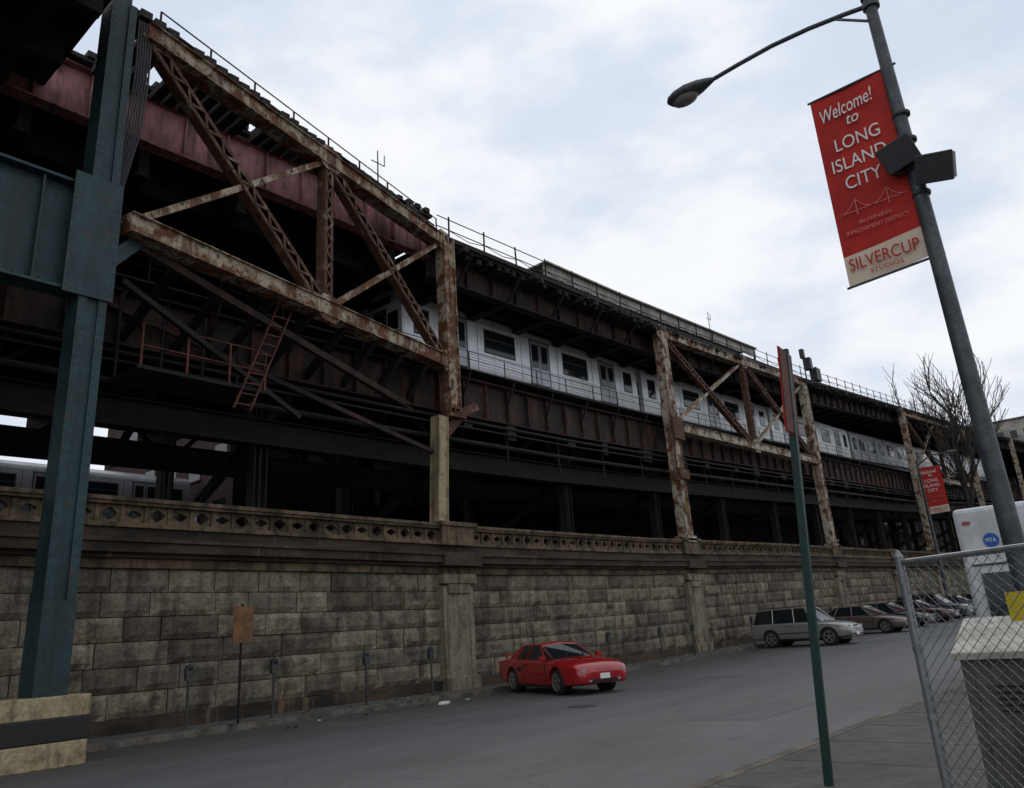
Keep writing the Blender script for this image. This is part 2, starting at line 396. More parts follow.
for a,c in zip(frange(19,150,2),frange(21,152,2)):
    mid=V((-18.5+xo(a),(a+c)/2,zt((a+c)/2)+.45)); b.tube((-18.5+xo(a),a,zt(a)+.6),mid,.02,.02,m_black,4); b.tube(mid,(-18.5+xo(c),c,zt(c)+.6),.02,.02,m_black,4)
for (x,y,h) in ((-18.3,15.3,1.2),(-19.4,42.5,1.9)):
    b.tube((x,y,zt(y)+.3),(x,y,zt(y)+1.2+h),.03,.02,m_dark,6)
    b.beam((x,y-.3,zt(y)+.7+h),(x,y+.3,zt(y)+.7+h),.025,.025,m_dark); b.tube((x,y+.3,zt(y)+.7+h),(x,y+.3,zt(y)+1.15+h),.018,.018,m_dark,5)
y=57; b.box((-18.7,y,zt(y)+1.7),(.5,.5,.9),m_black); b.box((-18.7,y+1.3,zt(y)+1.1),(.5,.9,1.0),m_black); b.tube((-18.7,y-.9,zt(y)),(-18.7,y-.9,zt(y)+2.4),.05,.05,m_black,6)
b.box((-18.7,y-.9,zt(y)+2.3),(.3,.3,.7),m_black)
b.build('top_railing',via)
b=MB()
ys=frange(27.5,52,.16); vs=[];fs=[]
for i,y in enumerate(ys):
    x=-20.6+(.03 if i%2 else -.03); vs += [(x,y,zt(y)+2.0),(x,y,zt(y)+2.62)]
for i in range(len(ys)-1): fs.append((2*i,2*i+2,2*i+3,2*i+1))
b.add(vs,fs,m_canopy)
b.sweep([27.5,34,52],-22.4,-20.4,T(2.62),T(2.70),m_canopy)
for y in frange(27.5,52,2.5): b.box((-20.7,y,zt(y)+1.4),(.1,.1,2.5),m_dark)
b.build('platform_windscreen',via)
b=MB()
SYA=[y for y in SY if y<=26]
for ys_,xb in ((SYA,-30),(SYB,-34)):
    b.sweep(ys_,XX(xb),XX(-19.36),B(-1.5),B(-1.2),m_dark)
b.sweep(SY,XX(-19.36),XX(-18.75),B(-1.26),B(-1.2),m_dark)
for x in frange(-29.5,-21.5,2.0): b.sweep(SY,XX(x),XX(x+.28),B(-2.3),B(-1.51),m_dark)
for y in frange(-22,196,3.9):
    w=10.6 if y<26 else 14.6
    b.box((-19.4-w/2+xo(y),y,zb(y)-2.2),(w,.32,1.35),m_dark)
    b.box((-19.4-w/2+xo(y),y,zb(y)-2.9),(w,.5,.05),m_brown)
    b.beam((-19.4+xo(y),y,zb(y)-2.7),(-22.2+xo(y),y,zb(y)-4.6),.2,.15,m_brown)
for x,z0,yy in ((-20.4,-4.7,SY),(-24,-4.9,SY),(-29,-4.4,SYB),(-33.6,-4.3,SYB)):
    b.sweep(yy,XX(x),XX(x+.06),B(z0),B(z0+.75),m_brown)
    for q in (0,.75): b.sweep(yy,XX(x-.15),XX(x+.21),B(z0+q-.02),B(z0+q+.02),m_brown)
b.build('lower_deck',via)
b=MB()
b.sweep(SY,XX(-19.36),XX(-19.3),B(-2.95),B(-1.28),m_fasc)
for q in (-2.97,-1.5): b.sweep(SY,XX(-19.5),XX(-19.06),B(q),B(q+.04),m_fasc)
for y in frange(-20,190,1.25):
    b.box((-19.22+xo(y),y,zb(y)-2.2),(.15,.03,1.45),m_red if int(y*3)%7==0 else m_fasc)
for y in frange(-20,190,2.5):
    b.beam((-19.25+xo(y),y,zb(y)-2.3),(-18.78+xo(y),y,zb(y)-1.3),.07,.07,m_brown)
for y in frange(6,190,2.0): b.beam((-18.8+xo(y),y,zb(y)-1.2),(-18.8+xo(y),y,zb(y)-.5),.03,.03,m_dark,(1,0,0))
for h in (-.8,-.5):
    for a,c in zip(SY[2:],SY[3:]): b.tube((-18.8+xo(a),a,zb(a)+h),(-18.8+xo(c),c,zb(c)+h),.013,.013,m_dark,5)
for x,z,r in ((-19.0,-3.2,.06),(-18.95,-3.45,.04),(-19.2,-3.9,.09)):
    for a,c in zip(SY,SY[1:]): b.tube((x+xo(a),a,zb(a)+z),(x+xo(c),c,zb(c)+z),r,r,m_brown,7)
for y in frange(19,120,3.3):
    b.box((-19.1+xo(y),y+random.random(),zb(y)-3.3),(.2,random.uniform(.3,.8),random.uniform(.3,.6)),m_brown)
    b.beam((-19.15+xo(y),y,zb(y)-2.9),(-19.15+xo(y),y,zb(y)-4.7),.05,.05,m_brown,(1,0,0))
b.build('lower_fascia_girder',via)
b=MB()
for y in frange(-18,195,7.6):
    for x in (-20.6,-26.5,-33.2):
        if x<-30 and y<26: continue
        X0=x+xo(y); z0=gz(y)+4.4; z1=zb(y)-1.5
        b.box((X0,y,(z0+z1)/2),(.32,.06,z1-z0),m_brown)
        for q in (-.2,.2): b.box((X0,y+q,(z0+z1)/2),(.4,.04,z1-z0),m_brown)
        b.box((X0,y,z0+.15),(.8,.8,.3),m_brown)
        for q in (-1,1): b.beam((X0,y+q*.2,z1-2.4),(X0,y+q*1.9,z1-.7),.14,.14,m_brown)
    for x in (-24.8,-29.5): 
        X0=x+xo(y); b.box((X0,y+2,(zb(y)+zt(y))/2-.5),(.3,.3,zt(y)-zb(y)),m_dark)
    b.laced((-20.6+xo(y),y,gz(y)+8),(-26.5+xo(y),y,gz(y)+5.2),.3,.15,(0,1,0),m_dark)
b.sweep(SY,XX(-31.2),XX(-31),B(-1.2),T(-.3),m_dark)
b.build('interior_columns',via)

# trusses
def chord(b,p1,p2,n,m,w=.36,h=.42):
    b.beam(p1,p2,h,w,m); p1=V(p1);p2=V(p2);n=V(n).normalized();t=(p2-p1).normalized()
    up=V((0,0,1)); 
    for k in (-1,1): b.beam(p1+up*(k*(h/2+.012)),p2+up*(k*(h/2+.012)),.024,w+.16,m)
    L_=(p2-p1).length; c=int(L_/.22)
    for i in range(c):
        for q in (-.13,.13): b.rivet(p1+t*(i+.5)*L_/c+n*(w/2)+up*q,n,.022,m)
def gusset(b,c,t,n,w,h,m,off):
    c=V(c);n=V(n).normalized();t=V(t).normalized()
    a=c+n*off; up=V((0,0,1)); k=[(-.5,-.2),(-.25,-.5),(.25,-.5),(.5,-.2),(.5,.2),(.25,.5),(-.25,.5),(-.5,.2)]
    vs=[a+t*(x*w)+up*(z*h) for x,z in k]+[a+n*.025+t*(x*w)+up*(z*h) for x,z in k]
    fs=[tuple(range(8)),tuple(range(8,16))]+[(i,(i+1)%8,8+(i+1)%8,8+i) for i in range(8)]
    b.add(vs,fs,m)
    for i in range(-2,3):
        for j in range(-2,3):
            if abs(i)+abs(j)<4: b.rivet(a+n*.025+t*(i*w*.17)+up*(j*h*.17),n,.022,m)
def truss(b,P0,P1,b0,b1,t0,t1,mc,md,dg=.4,first=True):
    P0=V((*P0,0));P1=V((*P1,0)); t=(P1-P0).normalized(); n=V((t.y,-t.x,0)); 
    if n.x<0: n=-n
    U=V((0,0,1)); Bn=[P0.lerp(P1,i/2)+U*(b0+(b1-b0)*i/2) for i in range(3)]; Tn=[P0.lerp(P1,i/2)+U*(t0+(t1-t0)*i/2) for i in range(3)]
    chord(b,Bn[0],Bn[2],n,mc); chord(b,Tn[0],Tn[2],n,mc)
    b.laced(Bn[1],Tn[1],.36,.28,n,md)
    for i in range(2):
        b.laced(Tn[i],Bn[i+1],dg,.24,n,md)
        for q in (-.1,.1): b.beam(Bn[i]+n*q,Tn[i+1]+n*q,.04,.16,mc,n)
    for i,q in enumerate(Bn+Tn):
        if first or i%3: gusset(b,q,t,n,1.0,.8,mc,.185)
b=MB()
truss(b,(-15.62,6.05),(-18.5,18.4),10.55,10.95,15.6,15.75,m_rustw,m_rustd,first=False)
b.build('first_span_truss',via)
b=MB()
truss(b,(-18.5,34.2),(-18.5,54.1),11.1,11.7,16.1,17.4,m_white,m_rustd)
truss(b,(-18.5,80),(-17.9,103),13.4,14.6,19.6,21.2,m_white,m_rustd)
b.build('second_span_truss',via)
b=MB()
def col(x,y,z0,z1,m,w=.5,d=.42):
    b.box((x,y,(z0+z1)/2),(d,.05,z1-z0),m)
    for q in (-1,1):
        b.box((x,y+q*w/2,(z0+z1)/2),(d+.06,.05,z1-z0),m)
    b.box((x+d/2-.03,y,(z0+z1)/2),(.025,w-.06,z1-z0-.5),m)
    n=int((z1-z0)/.25)
    for i in range(n):
        for q in (-1,1): b.rivet((x+d/2+.03,y+q*w/2,z0+.15+i*.25),(1,0,0),.02,m)
col(-18.45,18.6,9.0,15.95,m_rustw)
b.box((-18.45,18.6,8.95),(.7,.75,.12),m_rustd)
b.beam((-18.5,17.85,5.25),(-18.5,18.05,8.9),.36,.40,m_cream,(1,0,0))
for q in (-.2,.2): b.beam((-18.5,17.85+q,5.25),(-18.5,18.05+q,8.9),.44,.04,m_cream,(1,0,0))
b.beam((-18.5,18.1,8.2),(-18.5,18.9,9.0),.34,.3,m_rustd)
b.beam((-18.5,18.5,8.9),(-18.5,19.9,9.6),.3,.2,m_rustd)
for y,z0,z1 in ((34.2,5.3,16.5),(54.1,5.75,17.7),(80,6.5,20.1),(103,7.0,21.6),(128,7.6,23.6),(152,8.2,25.4)):
    col(-18.45+xo(y),y,z0,z1,m_white,.55,.45)
    b.box((-18.45+xo(y),y,z0+.15),(.7,.85,.3),m_white)
b.box((-18.1,34.2,10.9),(.12,1.0,1.1),m_rustd)
b.box((-18.1,34.2,8.6),(.12,.9,.5),m_rustd)
b.build('facade_posts',via)
b=MB()
R=Matrix.Rotation(math.radians(45),3,'X'); b.box((-18.1,34.05,6.95),(.02,.52,.52),m_org,R); b.build('diamond_warning_sign')

b=MB()
b.box((-17.9,8.9,8.0),(1.5,3.4,.08),m_brown)
for y in (7.3,8.4,9.5,10.5):
    b.beam((-17.2,y,8.0),(-17.2,y,9.1),.05,.05,m_red,(1,0,0)); b.beam((-18.6,y,8.0),(-18.6,y,10.3),.06,.06,m_brown,(1,0,0))
for z in (8.55,9.1): b.tube((-17.2,7.3,z),(-17.2,10.5,z),.022,.022,m_red,6)
for q in (0,.45):
    b.beam((-17.1,9.6+q,7.4),(-17.1,10.9+q,10.9),.1,.03,m_red,(1,0,0))
for i in range(12):
    f=i/12+.04; y=9.6+1.3*f; z=7.4+3.5*f; b.beam((-17.1,y,z),(-17.1,y+.45,z),.03,.03,m_red)
b.beam((-15.9,6.4,10.3),(-19.3,17.5,9.3),.2,.16,m_fasc)
b.beam((-16.4,6.4,9.6),(-18.6,12.5,8.0),.14,.12,m_brown)
b.beam((-19.2,6.5,10.4),(-18.6,18,7.6),.14,.12,m_fasc)
for i in range(9):
    y=6.3+i*1.38; b.beam((tx(y)-.1,y,10.6),(-19.4,y,zb(y)-2.7),.22,.16,m_brown)
b.build('inspection_platform',via)

# teal street column, girder, base
b=MB()
cx,cy=-15.7,5.5; H0=1.1; H1=16.0; hc=(H0+H1)/2; hh=H1-H0
for q in (-1,1):
    b.box((cx,cy+q*.24,hc),(.5,.05,hh),m_teal)
    for s_ in (-1,1): b.box((cx+s_*.28,cy+q*.19,hc),(.05,.16,hh),m_teal)
b.box((cx,cy,hc),(.05,.44,hh),m_teal)
b.box((cx+.24,cy,9.3),(.02,.32,16),m_teal)
for i in range(76):
    for q in (-.23,-.15,.15,.23): b.rivet((cx+.305,cy+q,1.4+i*.19),(1,0,0),.018,m_teal)
    for q in (-.16,.16): b.rivet((cx+q,cy-.265,1.4+i*.19),(0,-1,0),.018,m_teal)
b.box((cx+.32,cy,1.9),(.03,.56,1.6),m_teal); b.box((cx,cy-.28,1.9),(.6,.03,1.6),m_teal)
GY=(5.2-20)/2; GL=25.2
b.box((-15.7,GY,9.85),(.05,GL,2.4),m_teal)
for z in (8.67,11.05): b.box((-15.7,GY,z),(.5,GL,.06),m_teal)
for y in frange(-19,4.4,1.5): b.box((-15.58,y,9.85),(.16,.03,2.3),m_teal)
for y in frange(-19,5.0,.22):
    for z in (8.82,10.9): b.rivet((-15.67,y,z),(1,0,0),.022,m_teal)
b.box((cx+.33,cy-.12,9.9),(.04,.95,2.7),m_teal)
for i in range(11):
    for q in (-.55,.30): b.rivet((cx+.35,cy+q,8.7+i*.24),(1,0,0),.02,m_teal)
b.beam((cx,cy+.3,9.6),(cx-.3,cy+1.1,10.6),.3,.25,m_teal)
for i in range(6):
    o=i*.06; b.path([(cx+.2,cy+.38+o,15.8),(cx+.2,cy+.40+o,14.2),(cx+.12,cy+.36+o,12.9),(cx-.1,cy+.32+o*.6,11.5)],.022,m_frame,6)
b.box((-17.5,3.4,7.0),(.35,.35,9),m_dark)
b.build('teal_street_column',via)
b=MB()
for i,(h0,h1,m) in enumerate(((0,.40,m_cream),(.40,.78,m_black),(.78,1.12,m_cream))):
    b.box((cx+.0,cy-.12,(h0+h1)/2),(1.2+.004*i,1.40+.004*i,h1-h0),m)
b.build('striped_column_base',bevel=.02)

# ------------------------------------------------------------ subway train
train=empty('subway_train')
TX=lambda y:-22.6+xo(y)
def traincar(y0,y1,body,nm):
    b=MB(); L_=y1-y0
    def P(x,y,z):
        f=y/L_; return (TX(y0)*(1-f)+TX(y1)*f+x, y0+y, zb(y0)*(1-f)+zb(y1)*f+z)
    prof=[(-1.28,0),(-1.33,.1),(-1.33,2.3),(-1.24,2.55),(-.9,2.78),(-.4,2.9),(0,2.93),(.4,2.9),(.9,2.78),(1.24,2.55),(1.33,2.3),(1.33,.1),(1.28,0)]
    n=len(prof); vs=[P(x,y,z) for y in (.0,L_) for x,z in prof]
    fs=[(i,(i+1)%n,n+(i+1)%n,n+i) for i in range(n)]+[tuple(range(n)),tuple(range(n,2*n))]
    b.add(vs,fs,body)
    def pane(side,yc,w,z0,z1,m,pr):
        xs=side*1.33; a=[P(xs-side*.02,yc-w/2,z0),P(xs-side*.02,yc+w/2,z0),P(xs-side*.02,yc+w/2,z1),P(xs-side*.02,yc-w/2,z1)]
        c=[P(xs+side*pr,yc-w/2,z0),P(xs+side*pr,yc+w/2,z0),P(xs+side*pr,yc+w/2,z1),P(xs+side*pr,yc-w/2,z1)]
        b.add(a+c,MB.HX,m)
    for sd in (-1,1):
        for f in (.17,.5,.83):
            yc=L_*f; pane(sd,yc,1.52,.02,2.24,m_frame,.004); 
            for q in (-.35,.35):
                pane(sd,yc+q,.64,.05,2.18,m_steel2,.012); pane(sd,yc+q,.50,.85,2.02,m_frame,.018); pane(sd,yc+q,.44,.89,1.98,m_glass,.022)
        for f,w in ((.335,2.1),(.665,2.1),(.06,.85),(.945,.85)):
            pane(sd,L_*f,w,.9,2.04,m_frame,.01); pane(sd,L_*f,w-.12,.96,1.98,m_glass,.016)
            if w>1: pane(sd,L_*f,w-.1,1.58,1.62,m_frame,.020)
        for z in (.12,.25,.38,.51,.64,.77,2.24): pane(sd,L_/2,L_-.1,z,z+.03,m_steel2,.003)
        for f in (.25,.42,.58,.75): pane(sd,L_*f,.03,.05,2.25,m_frame,.004)
    for ye,s_ in ((0,-1),(L_,1)):
        def ep(x0,x1,z0,z1,m,d):
            vs=[P(x,ye+q,z) for q in (-.01*s_,d*s_) for x,z in ((x0,z0),(x1,z0),(x1,z1),(x0,z1))]
            b.add(vs,MB.HX,m)
        ep(-.4,.4,.05,2.1,m_frame,.02); ep(-.3,.3,1.0,1.9,m_glass,.03)
        ep(-1.1,-.5,1.05,1.85,m_glass,.02); ep(.5,1.1,1.05,1.85,m_glass,.02)
        ep(-.7,.7,2.3,2.6,m_black,.02); ep(-1.1,-.8,.4,.55,m_lens,.03); ep(.8,1.1,.4,.55,m_lens,.03)
    b.add([P(x,y,z) for z in (-.35,0) for x,y in ((-1.15,.1),(1.15,.1),(1.15,L_-.1),(-1.15,L_-.1))],MB.HX,m_black)
    for f in (.15,.85):
        for dy in (-.9,.9):
            for x in (-.75,.75): b.tube(P(x-.06,L_*f+dy,-.75),P(x+.06,L_*f+dy,-.75),.42,.42,m_black,16)
        b.add([P(x,L_*f+y,z) for z in (-.85,-.5) for x,y in ((-1.1,-1.4),(1.1,-1.4),(1.1,1.4),(-1.1,1.4))],MB.HX,m_black)
    for f in (.38,.5,.62): b.add([P(x,L_*f+y,z) for z in (-.8,-.3) for x,y in ((-1.2,-.7),(1.2,-.7),(1.2,.7),(-1.2,.7))],MB.HX,m_frame)
    b.build(nm,train,smooth=35)
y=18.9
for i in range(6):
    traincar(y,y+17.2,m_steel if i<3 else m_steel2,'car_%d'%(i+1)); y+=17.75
b=MB()
for x in (-.75,.75): b.sweep(SY,lambda q:TX(q)+x-.04,lambda q:TX(q)+x+.04,B(-1.2),B(-1.15),m_brown)
b.build('running_rails',via)
train=empty('subway_train')
_TX=TX; TX=lambda y:-46; zb_old=zb
zb=lambda y:9.1
traincar(7,22.5,m_steel2,'car_1'); traincar(-9,6.5,m_steel2,'car_2')
zb=zb_old; TX=_TX
b=MB(); b.box((-46,5,7.8),(5,46,.4),m_dark)
for y in frange(-15,26,7): b.box((-44,y,6.0),(.4,.4,3.2),m_dark)
b.build('rear_track_viaduct')

# ------------------------------------------------------------ buildings
def building(name,x0,x1,y0,y1,z0,z1,m,st=3.4,wd=1.4,sp=3.0):
    b=MB(); b.box(((x0+x1)/2,(y0+y1)/2,(z0+z1)/2),(x1-x0,y1-y0,z1-z0),m)
    b.box(((x0+x1)/2,(y0+y1)/2,z1+.2),(x1-x0+.6,y1-y0+.6,.4),m_conc)
    z=z0+1.2
    while z+2<z1:
        for y in frange(y0+1.5,y1-1.5,sp):
            b.box((x1+.01,y,z+.9),(.06,wd,1.8),m_glass); b.box((x1+.04,y,z-.05),(.16,wd+.2,.1),m_brick); b.box((x1+.03,y,z+.9),(.08,.07,1.8),m_frame)
        for x in frange(x0+1.5,x1-1.5,sp):
            b.box((x,y0-.01,z+.9),(wd,.06,1.8),m_glass); b.box((x,y0-.04,z-.05),(wd+.2,.16,.1),m_brick)
        z+=st
    b.build(name)
building('brick_sky_block',-60,-41.5,23.5,225,4,20,m_brick)  # brick mass added behind the viaduct to block sky light under the decks
building('apartment_building',-39,-21,232,262,4,46,m_bldg,3.3,1.5,2.8)
building('brick_sky_block',-12,10,300,330,4,30,m_brick)

# ------------------------------------------------------------ street furniture
def label(parent,txt,c,w,h,m,rot=(math.pi/2,0,0),shear=0):
    cu=bpy.data.curves.new('t','FONT'); cu.body=txt; cu.align_x='CENTER'; cu.align_y='CENTER'; cu.size=1; cu.extrude=.002; cu.shear=shear
    ob=bpy.data.objects.new('t',cu); sc.collection.objects.link(ob); bpy.context.view_layer.update()
    me=bpy.data.meshes.new_from_object(ob.evaluated_get(bpy.context.evaluated_depsgraph_get())); bpy.data.objects.remove(ob)
    xs=[v.co.x for v in me.vertices]; ys=[v.co.y for v in me.vertices]
    sx=w/(max(xs)-min(xs)); sy=h/(max(ys)-min(ys)); ox=(max(xs)+min(xs))/2; oy=(max(ys)+min(ys))/2
    for v in me.vertices: v.co.x=(v.co.x-ox)*sx; v.co.y=(v.co.y-oy)*sy
    me.materials.clear(); me.materials.append(m)
    o=bpy.data.objects.new('lettering',me); o.location=c; o.rotation_euler=rot; sc.collection.objects.link(o); o.parent=parent; return o

lamp=empty('street_lamp')
b=MB(); LX,LY=-1.33,9.0
b.tube((LX,LY,.12),(LX,LY,.5),.2,.17,m_post,16); b.tube((LX,LY,.5),(LX-.06,LY,9.2),.105,.065,m_post,16)
arm=[(LX-.05,LY,8.70),(LX-.35,LY,8.76),(LX-.8,LY,8.83),(LX-1.3,LY,8.87),(LX-1.8,LY,8.86),(LX-2.2,LY,8.84)]
b.path(arm,.03,m_post,8); b.beam((LX-.05,LY,8.45),(LX-.5,LY,8.78),.025,.025,m_post)
for z in (8.7,8.85): b.tube((LX-.05,LY,z-.05),(LX-.05,LY,z+.03),.1,.1,m_post,12)
b.build('pole',lamp,smooth=40)
def cobra(parent,x,y,z,s):
    b=MB(); st=[(0,.04,.04,.03),(.08,.07,.07,.05),(.22,.13,.10,.07),(.40,.17,.12,.10),(.58,.16,.10,.12),(.70,.11,.07,.08),(.76,.03,.03,.02)]
    n=14; vs=[];fs=[]
    for dx,hw,up,dn in st:
        for i in range(n):
            q=2*math.pi*i/n; c,s_=math.cos(q),math.sin(q); vs.append((x-dx*s,y+c*hw*s,z+.04+(s_*up if s_>0 else s_*dn)*s))
    for k in range(len(st)-1):
        for i in range(n): fs.append((k*n+i,k*n+(i+1)%n,(k+1)*n+(i+1)%n,(k+1)*n+i))
    fs += [tuple(range(n)),tuple(range((len(st)-1)*n,len(st)*n))]
    b.add(vs,fs,m_post)
    b.build('lamp_head',parent,smooth=50)
    b=MB(); n=12; vs=[];fs=[]
    for k,(r,dz) in enumerate(((1,-.075),(.85,-.13),(.5,-.16),(.05,-.17))):
        for i in range(n):
            q=2*math.pi*i/n; vs.append((x-.47*s+math.cos(q)*.21*r*s,y+math.sin(q)*.13*r*s,z+.04+dz*s))
    for k in range(3):
        for i in range(n): fs.append((k*n+i,k*n+(i+1)%n,(k+1)*n+(i+1)%n,(k+1)*n+i))
    b.add(vs,fs,m_lensy); b.build('refractor',parent,smooth=60)
cobra(lamp,LX-2.17,LY,8.80,.95)
b=MB()
for x,z,r in ((-1.46,6.52,-14),(-1.13,6.20,14)):
    R=Matrix.Rotation(math.radians(r),3,'Y')@Matrix.Rotation(math.radians(25),3,'X')
    b.box((x,8.86,z),(.34,.22,.28),m_black,R); b.box(V((x,8.86,z))+R@V((0,-.12,0)),(.38,.03,.32),m_frame,R)
b.box((-1.36,8.92,6.35),(.4,.06,.06),m_post)
for i in range(4): b.tube((LX-.03,LY,6.0+i*.35),(LX-.03,LY,6.05+i*.35),.10,.10,m_frame,12)
b.build('floodlights',lamp,bevel=.012)
def banner(name,x0,x1,y,z0,z1):
    e=empty(name); b=MB(); w=x1-x0;h=z1-z0
    nx,nz=10,24
    wav=lambda u,v: .03*math.sin(v*7+u*2.5)*math.sin(u*math.pi)
    for (v0,v1,m) in ((0,.15,m_pink),(.15,1,m_redb)):
        for sgn in (-1,1):
            vs=[];fs=[]
            for j in range(nz+1):
                for i in range(nx+1):
                    u=i/nx; v=v0+(v1-v0)*j/nz; vs.append((x0+u*w,y+sgn*.003+wav(u,v)*.6,z0+v*h+ (1-u)*-.08*(1-v)))
            for j in range(nz):
                for i in range(nx): a=j*(nx+1)+i; fs.append((a,a+1,a+nx+2,a+nx+1))
            b.add(vs,fs,m)
    for z in (z1,z0-.02): b.tube((x0-.03,y,z if z>z0 else z-.06),(x1+.14,y,z),.016,.016,m_post,6)
    b.build('cloth',e,smooth=60)
    yy=y-.030; xc=(x0+x1)/2; k=h/2.5
    label(e,'Welcome!',(xc-.04*k,yy,z1-.27*k),.70*w,.19*k,m_wht,(math.pi/2,math.radians(-4),0),.25)
    label(e,'to',(xc,yy,z1-.47*k),.16*w,.12*k,m_wht,shear=.25)
    label(e,'LONG',(xc,yy,z1-.75*k),.58*w,.17*k,m_wht); label(e,'ISLAND',(xc-.03*k,yy,z1-1.02*k),.70*w,.17*k,m_wht); label(e,'CITY',(xc-.03*k,yy,z1-1.29*k),.46*w,.17*k,m_wht)
    label(e,'BUSINESS',(xc,yy,z1-1.83*k),.4*w,.045*k,m_pnk2); label(e,'IMPROVEMENT DISTRICT',(xc,yy,z1-1.93*k),.78*w,.05*k,m_pnk2)
    label(e,'SILVERCUP',(xc-.01,yy,z0+.21*k-.03),.86*w,.15*k,m_redb); label(e,'STUDIOS',(xc,yy,z0+.07*k-.03),.4*w,.05*k,m_redb)
    b=MB(); zc=z1-1.62*k
    b.box((xc,yy,zc-.05*k),(.84*w,.004,.008*k),m_pnk2)
    for q in (-.2,.2):
        b.box((xc+q*w,yy,zc),(.012*k,.004,.22*k),m_pnk2)
        for s_ in (-1,1):
            for i in range(4):
                f0,f1=i/4,(i+1)/4
                b.beam((xc+q*w+s_*f0*.2*w,yy,zc+.1*k-.15*k*(f0*(2-f0))),(xc+q*w+s_*f1*.2*w,yy,zc+.1*k-.15*k*(f1*(2-f1))),.008*k,.004,m_pnk2)
    b.build('bridge_print',e)
    return e
banner('street_banner',-2.31,-1.42,9.0,5.28,7.77)
lamp=empty('street_lamp')
b=MB(); y=77; x=KL(y)-.4
b.tube((x,y,gz(y)),(x,y,gz(y)+13.2),.2,.1,m_post,10); b.path([(x,y,gz(y)+12.8),(x+1.2,y,gz(y)+13.5),(x+2.8,y,gz(y)+13.5)],.06,m_post,8)
b.build('pole',lamp); cobra(lamp,x+3.4,y,gz(y)+13.45,1.2)
banner('street_banner',x-.1,x+1.75,77,9.5,13.6)

b=MB()
b.beam((-3.06,7.7,.1),(-2.74,7.7,4.25),.066,.03,m_gpost,(1,0,0))
b.beam((-3.09,7.72,.1),(-2.77,7.72,4.25),.012,.05,m_gpost,(1,0,0)); b.beam((-3.03,7.72,.1),(-2.71,7.72,4.25),.012,.05,m_gpost,(1,0,0))
R=Matrix.Rotation(math.radians(4.4),3,'Y')@Matrix.Rotation(math.radians(6),3,'Z')
b.box((-2.76,7.65,3.78),(.010,.44,.88),m_redb,R); b.box((-2.748,7.65,3.78),(.008,.42,.86),m_red,R)
for z in (3.55,4.0): b.tube((-2.84,7.7,z),(-2.74,7.7,z),.012,.012,m_galv,6)
b.build('parking_sign')
b=MB(); b.tube((-17.15,10.1,.1),(-17.15,10.1,2.7),.03,.03,m_brown,8); b.box((-17.1,10.1,2.25),(.02,.5,.8),m_org); b.build('parking_sign')

def meter(y):
    b=MB(); x=KL(y)-.42; z=gz(y)+.12; x+=random.uniform(-.03,.03); ln=random.uniform(-.05,.05)
    b.tube((x,y,z),(x+ln,y,z+1.0),.032,.03,m_meter,8); b.tube((x,y,z),(x,y,z+.04),.07,.06,m_meter,8)
    x+=ln
    b.box((x,y,z+1.1),(.12,.17,.2),m_meter); n=12
    vs=[];fs=[]
    for sx in (-.05,.05):
        for i in range(n+1): q=math.pi*i/n; vs.append((x+sx,y+math.cos(q)*.095,z+1.2+math.sin(q)*.13))
    for i in range(n): fs.append((i,i+1,n+2+i,n+1+i))
    fs += [tuple(range(n+1)),tuple(range(n+1,2*n+2)),(0,n,2*n+1,n+1)]
    b.add(vs,fs,m_meter); b.box((x+.052,y,z+1.24),(.008,.1,.07),m_glass); b.box((x+.062,y,z+1.1),(.01,.08,.05),m_frame)
    b.build('parking_meter',smooth=40)
for y in (9.0,11.1,13.9,16.3,25.3,28.9,31.7,37.7,43,48.5,54,60): meter(y)

# chain link fence
b=MB(); F0=V((-1.66,6.2,.12)); F1=V((1.4,4.7,.12)); d=(F1-F0); Lf=d.length; d.normalize(); H=1.8
for f in (0,2.45/Lf,1): 
    pz=F0.lerp(F1,f); b.tube(pz,pz+V((0,0,H+.04)),.032,.032,m_galv,12); b.tube(pz+V((0,0,H+.04)),pz+V((0,0,H+.09)),.036,.01,m_galv,12)
b.tube(F0+V((0,0,H)),F1+V((0,0,H)),.021,.021,m_galv,8); b.tube(F0+V((0,0,.12)),F1+V((0,0,.12)),.012,.012,m_galv,6)
b.beam(F0+V((0,0,.15)),F0+V((0,0,H-.1)),.03,.006,m_galv)
for z in (.3,.75,1.2,1.65): b.tube(F0+V((0,0,z)),F0+V((0,0,z+.025)),.037,.037,m_galv,10)
z0,z1=.1,H-.02; st=.078
n=d.cross(V((0,0,1)))
q=-(z1-z0)
while q<Lf:
    for sg in (1,-1):
        a,c=q,q+(z1-z0)
        a2,c2=max(a,0),min(c,Lf)
        if c2>a2+.01:
            za=z0+(a2-a); zc=z0+(c2-a)
            if sg<0: za=z0+z1-za; zc=z0+z1-zc
            k=4; pts=[]
            for i in range(k+1):
                f=i/k; L_=a2+(c2-a2)*f; zz=za+(zc-za)*f
                bul=.02*math.sin(L_*2.1+1)*math.sin(math.pi*(zz-z0)/(z1-z0))
                pts.append(F0+d*L_+V((0,0,zz))+n*(.002*sg+bul))
            for p1,p2 in zip(pts,pts[1:]): b.tube(p1,p2,.0026,.0026,m_galv,4,False)
    q+=st
b.build('chain_link_fence')
b=MB()
b.box((-1.15,6.95,.67),(.74,.55,1.1),m_cab); b.box((-1.15,6.95,.16),(.9,.66,.1),m_conc)
vs=[(-1.56,6.62,1.22),(-.74,6.62,1.22),(-.74,7.27,1.22),(-1.56,7.27,1.22),(-1.56,6.62,1.27),(-.74,6.62,1.27),(-.74,7.27,1.50),(-1.56,7.27,1.50)]
b.add(vs,MB.HX,m_cabt)
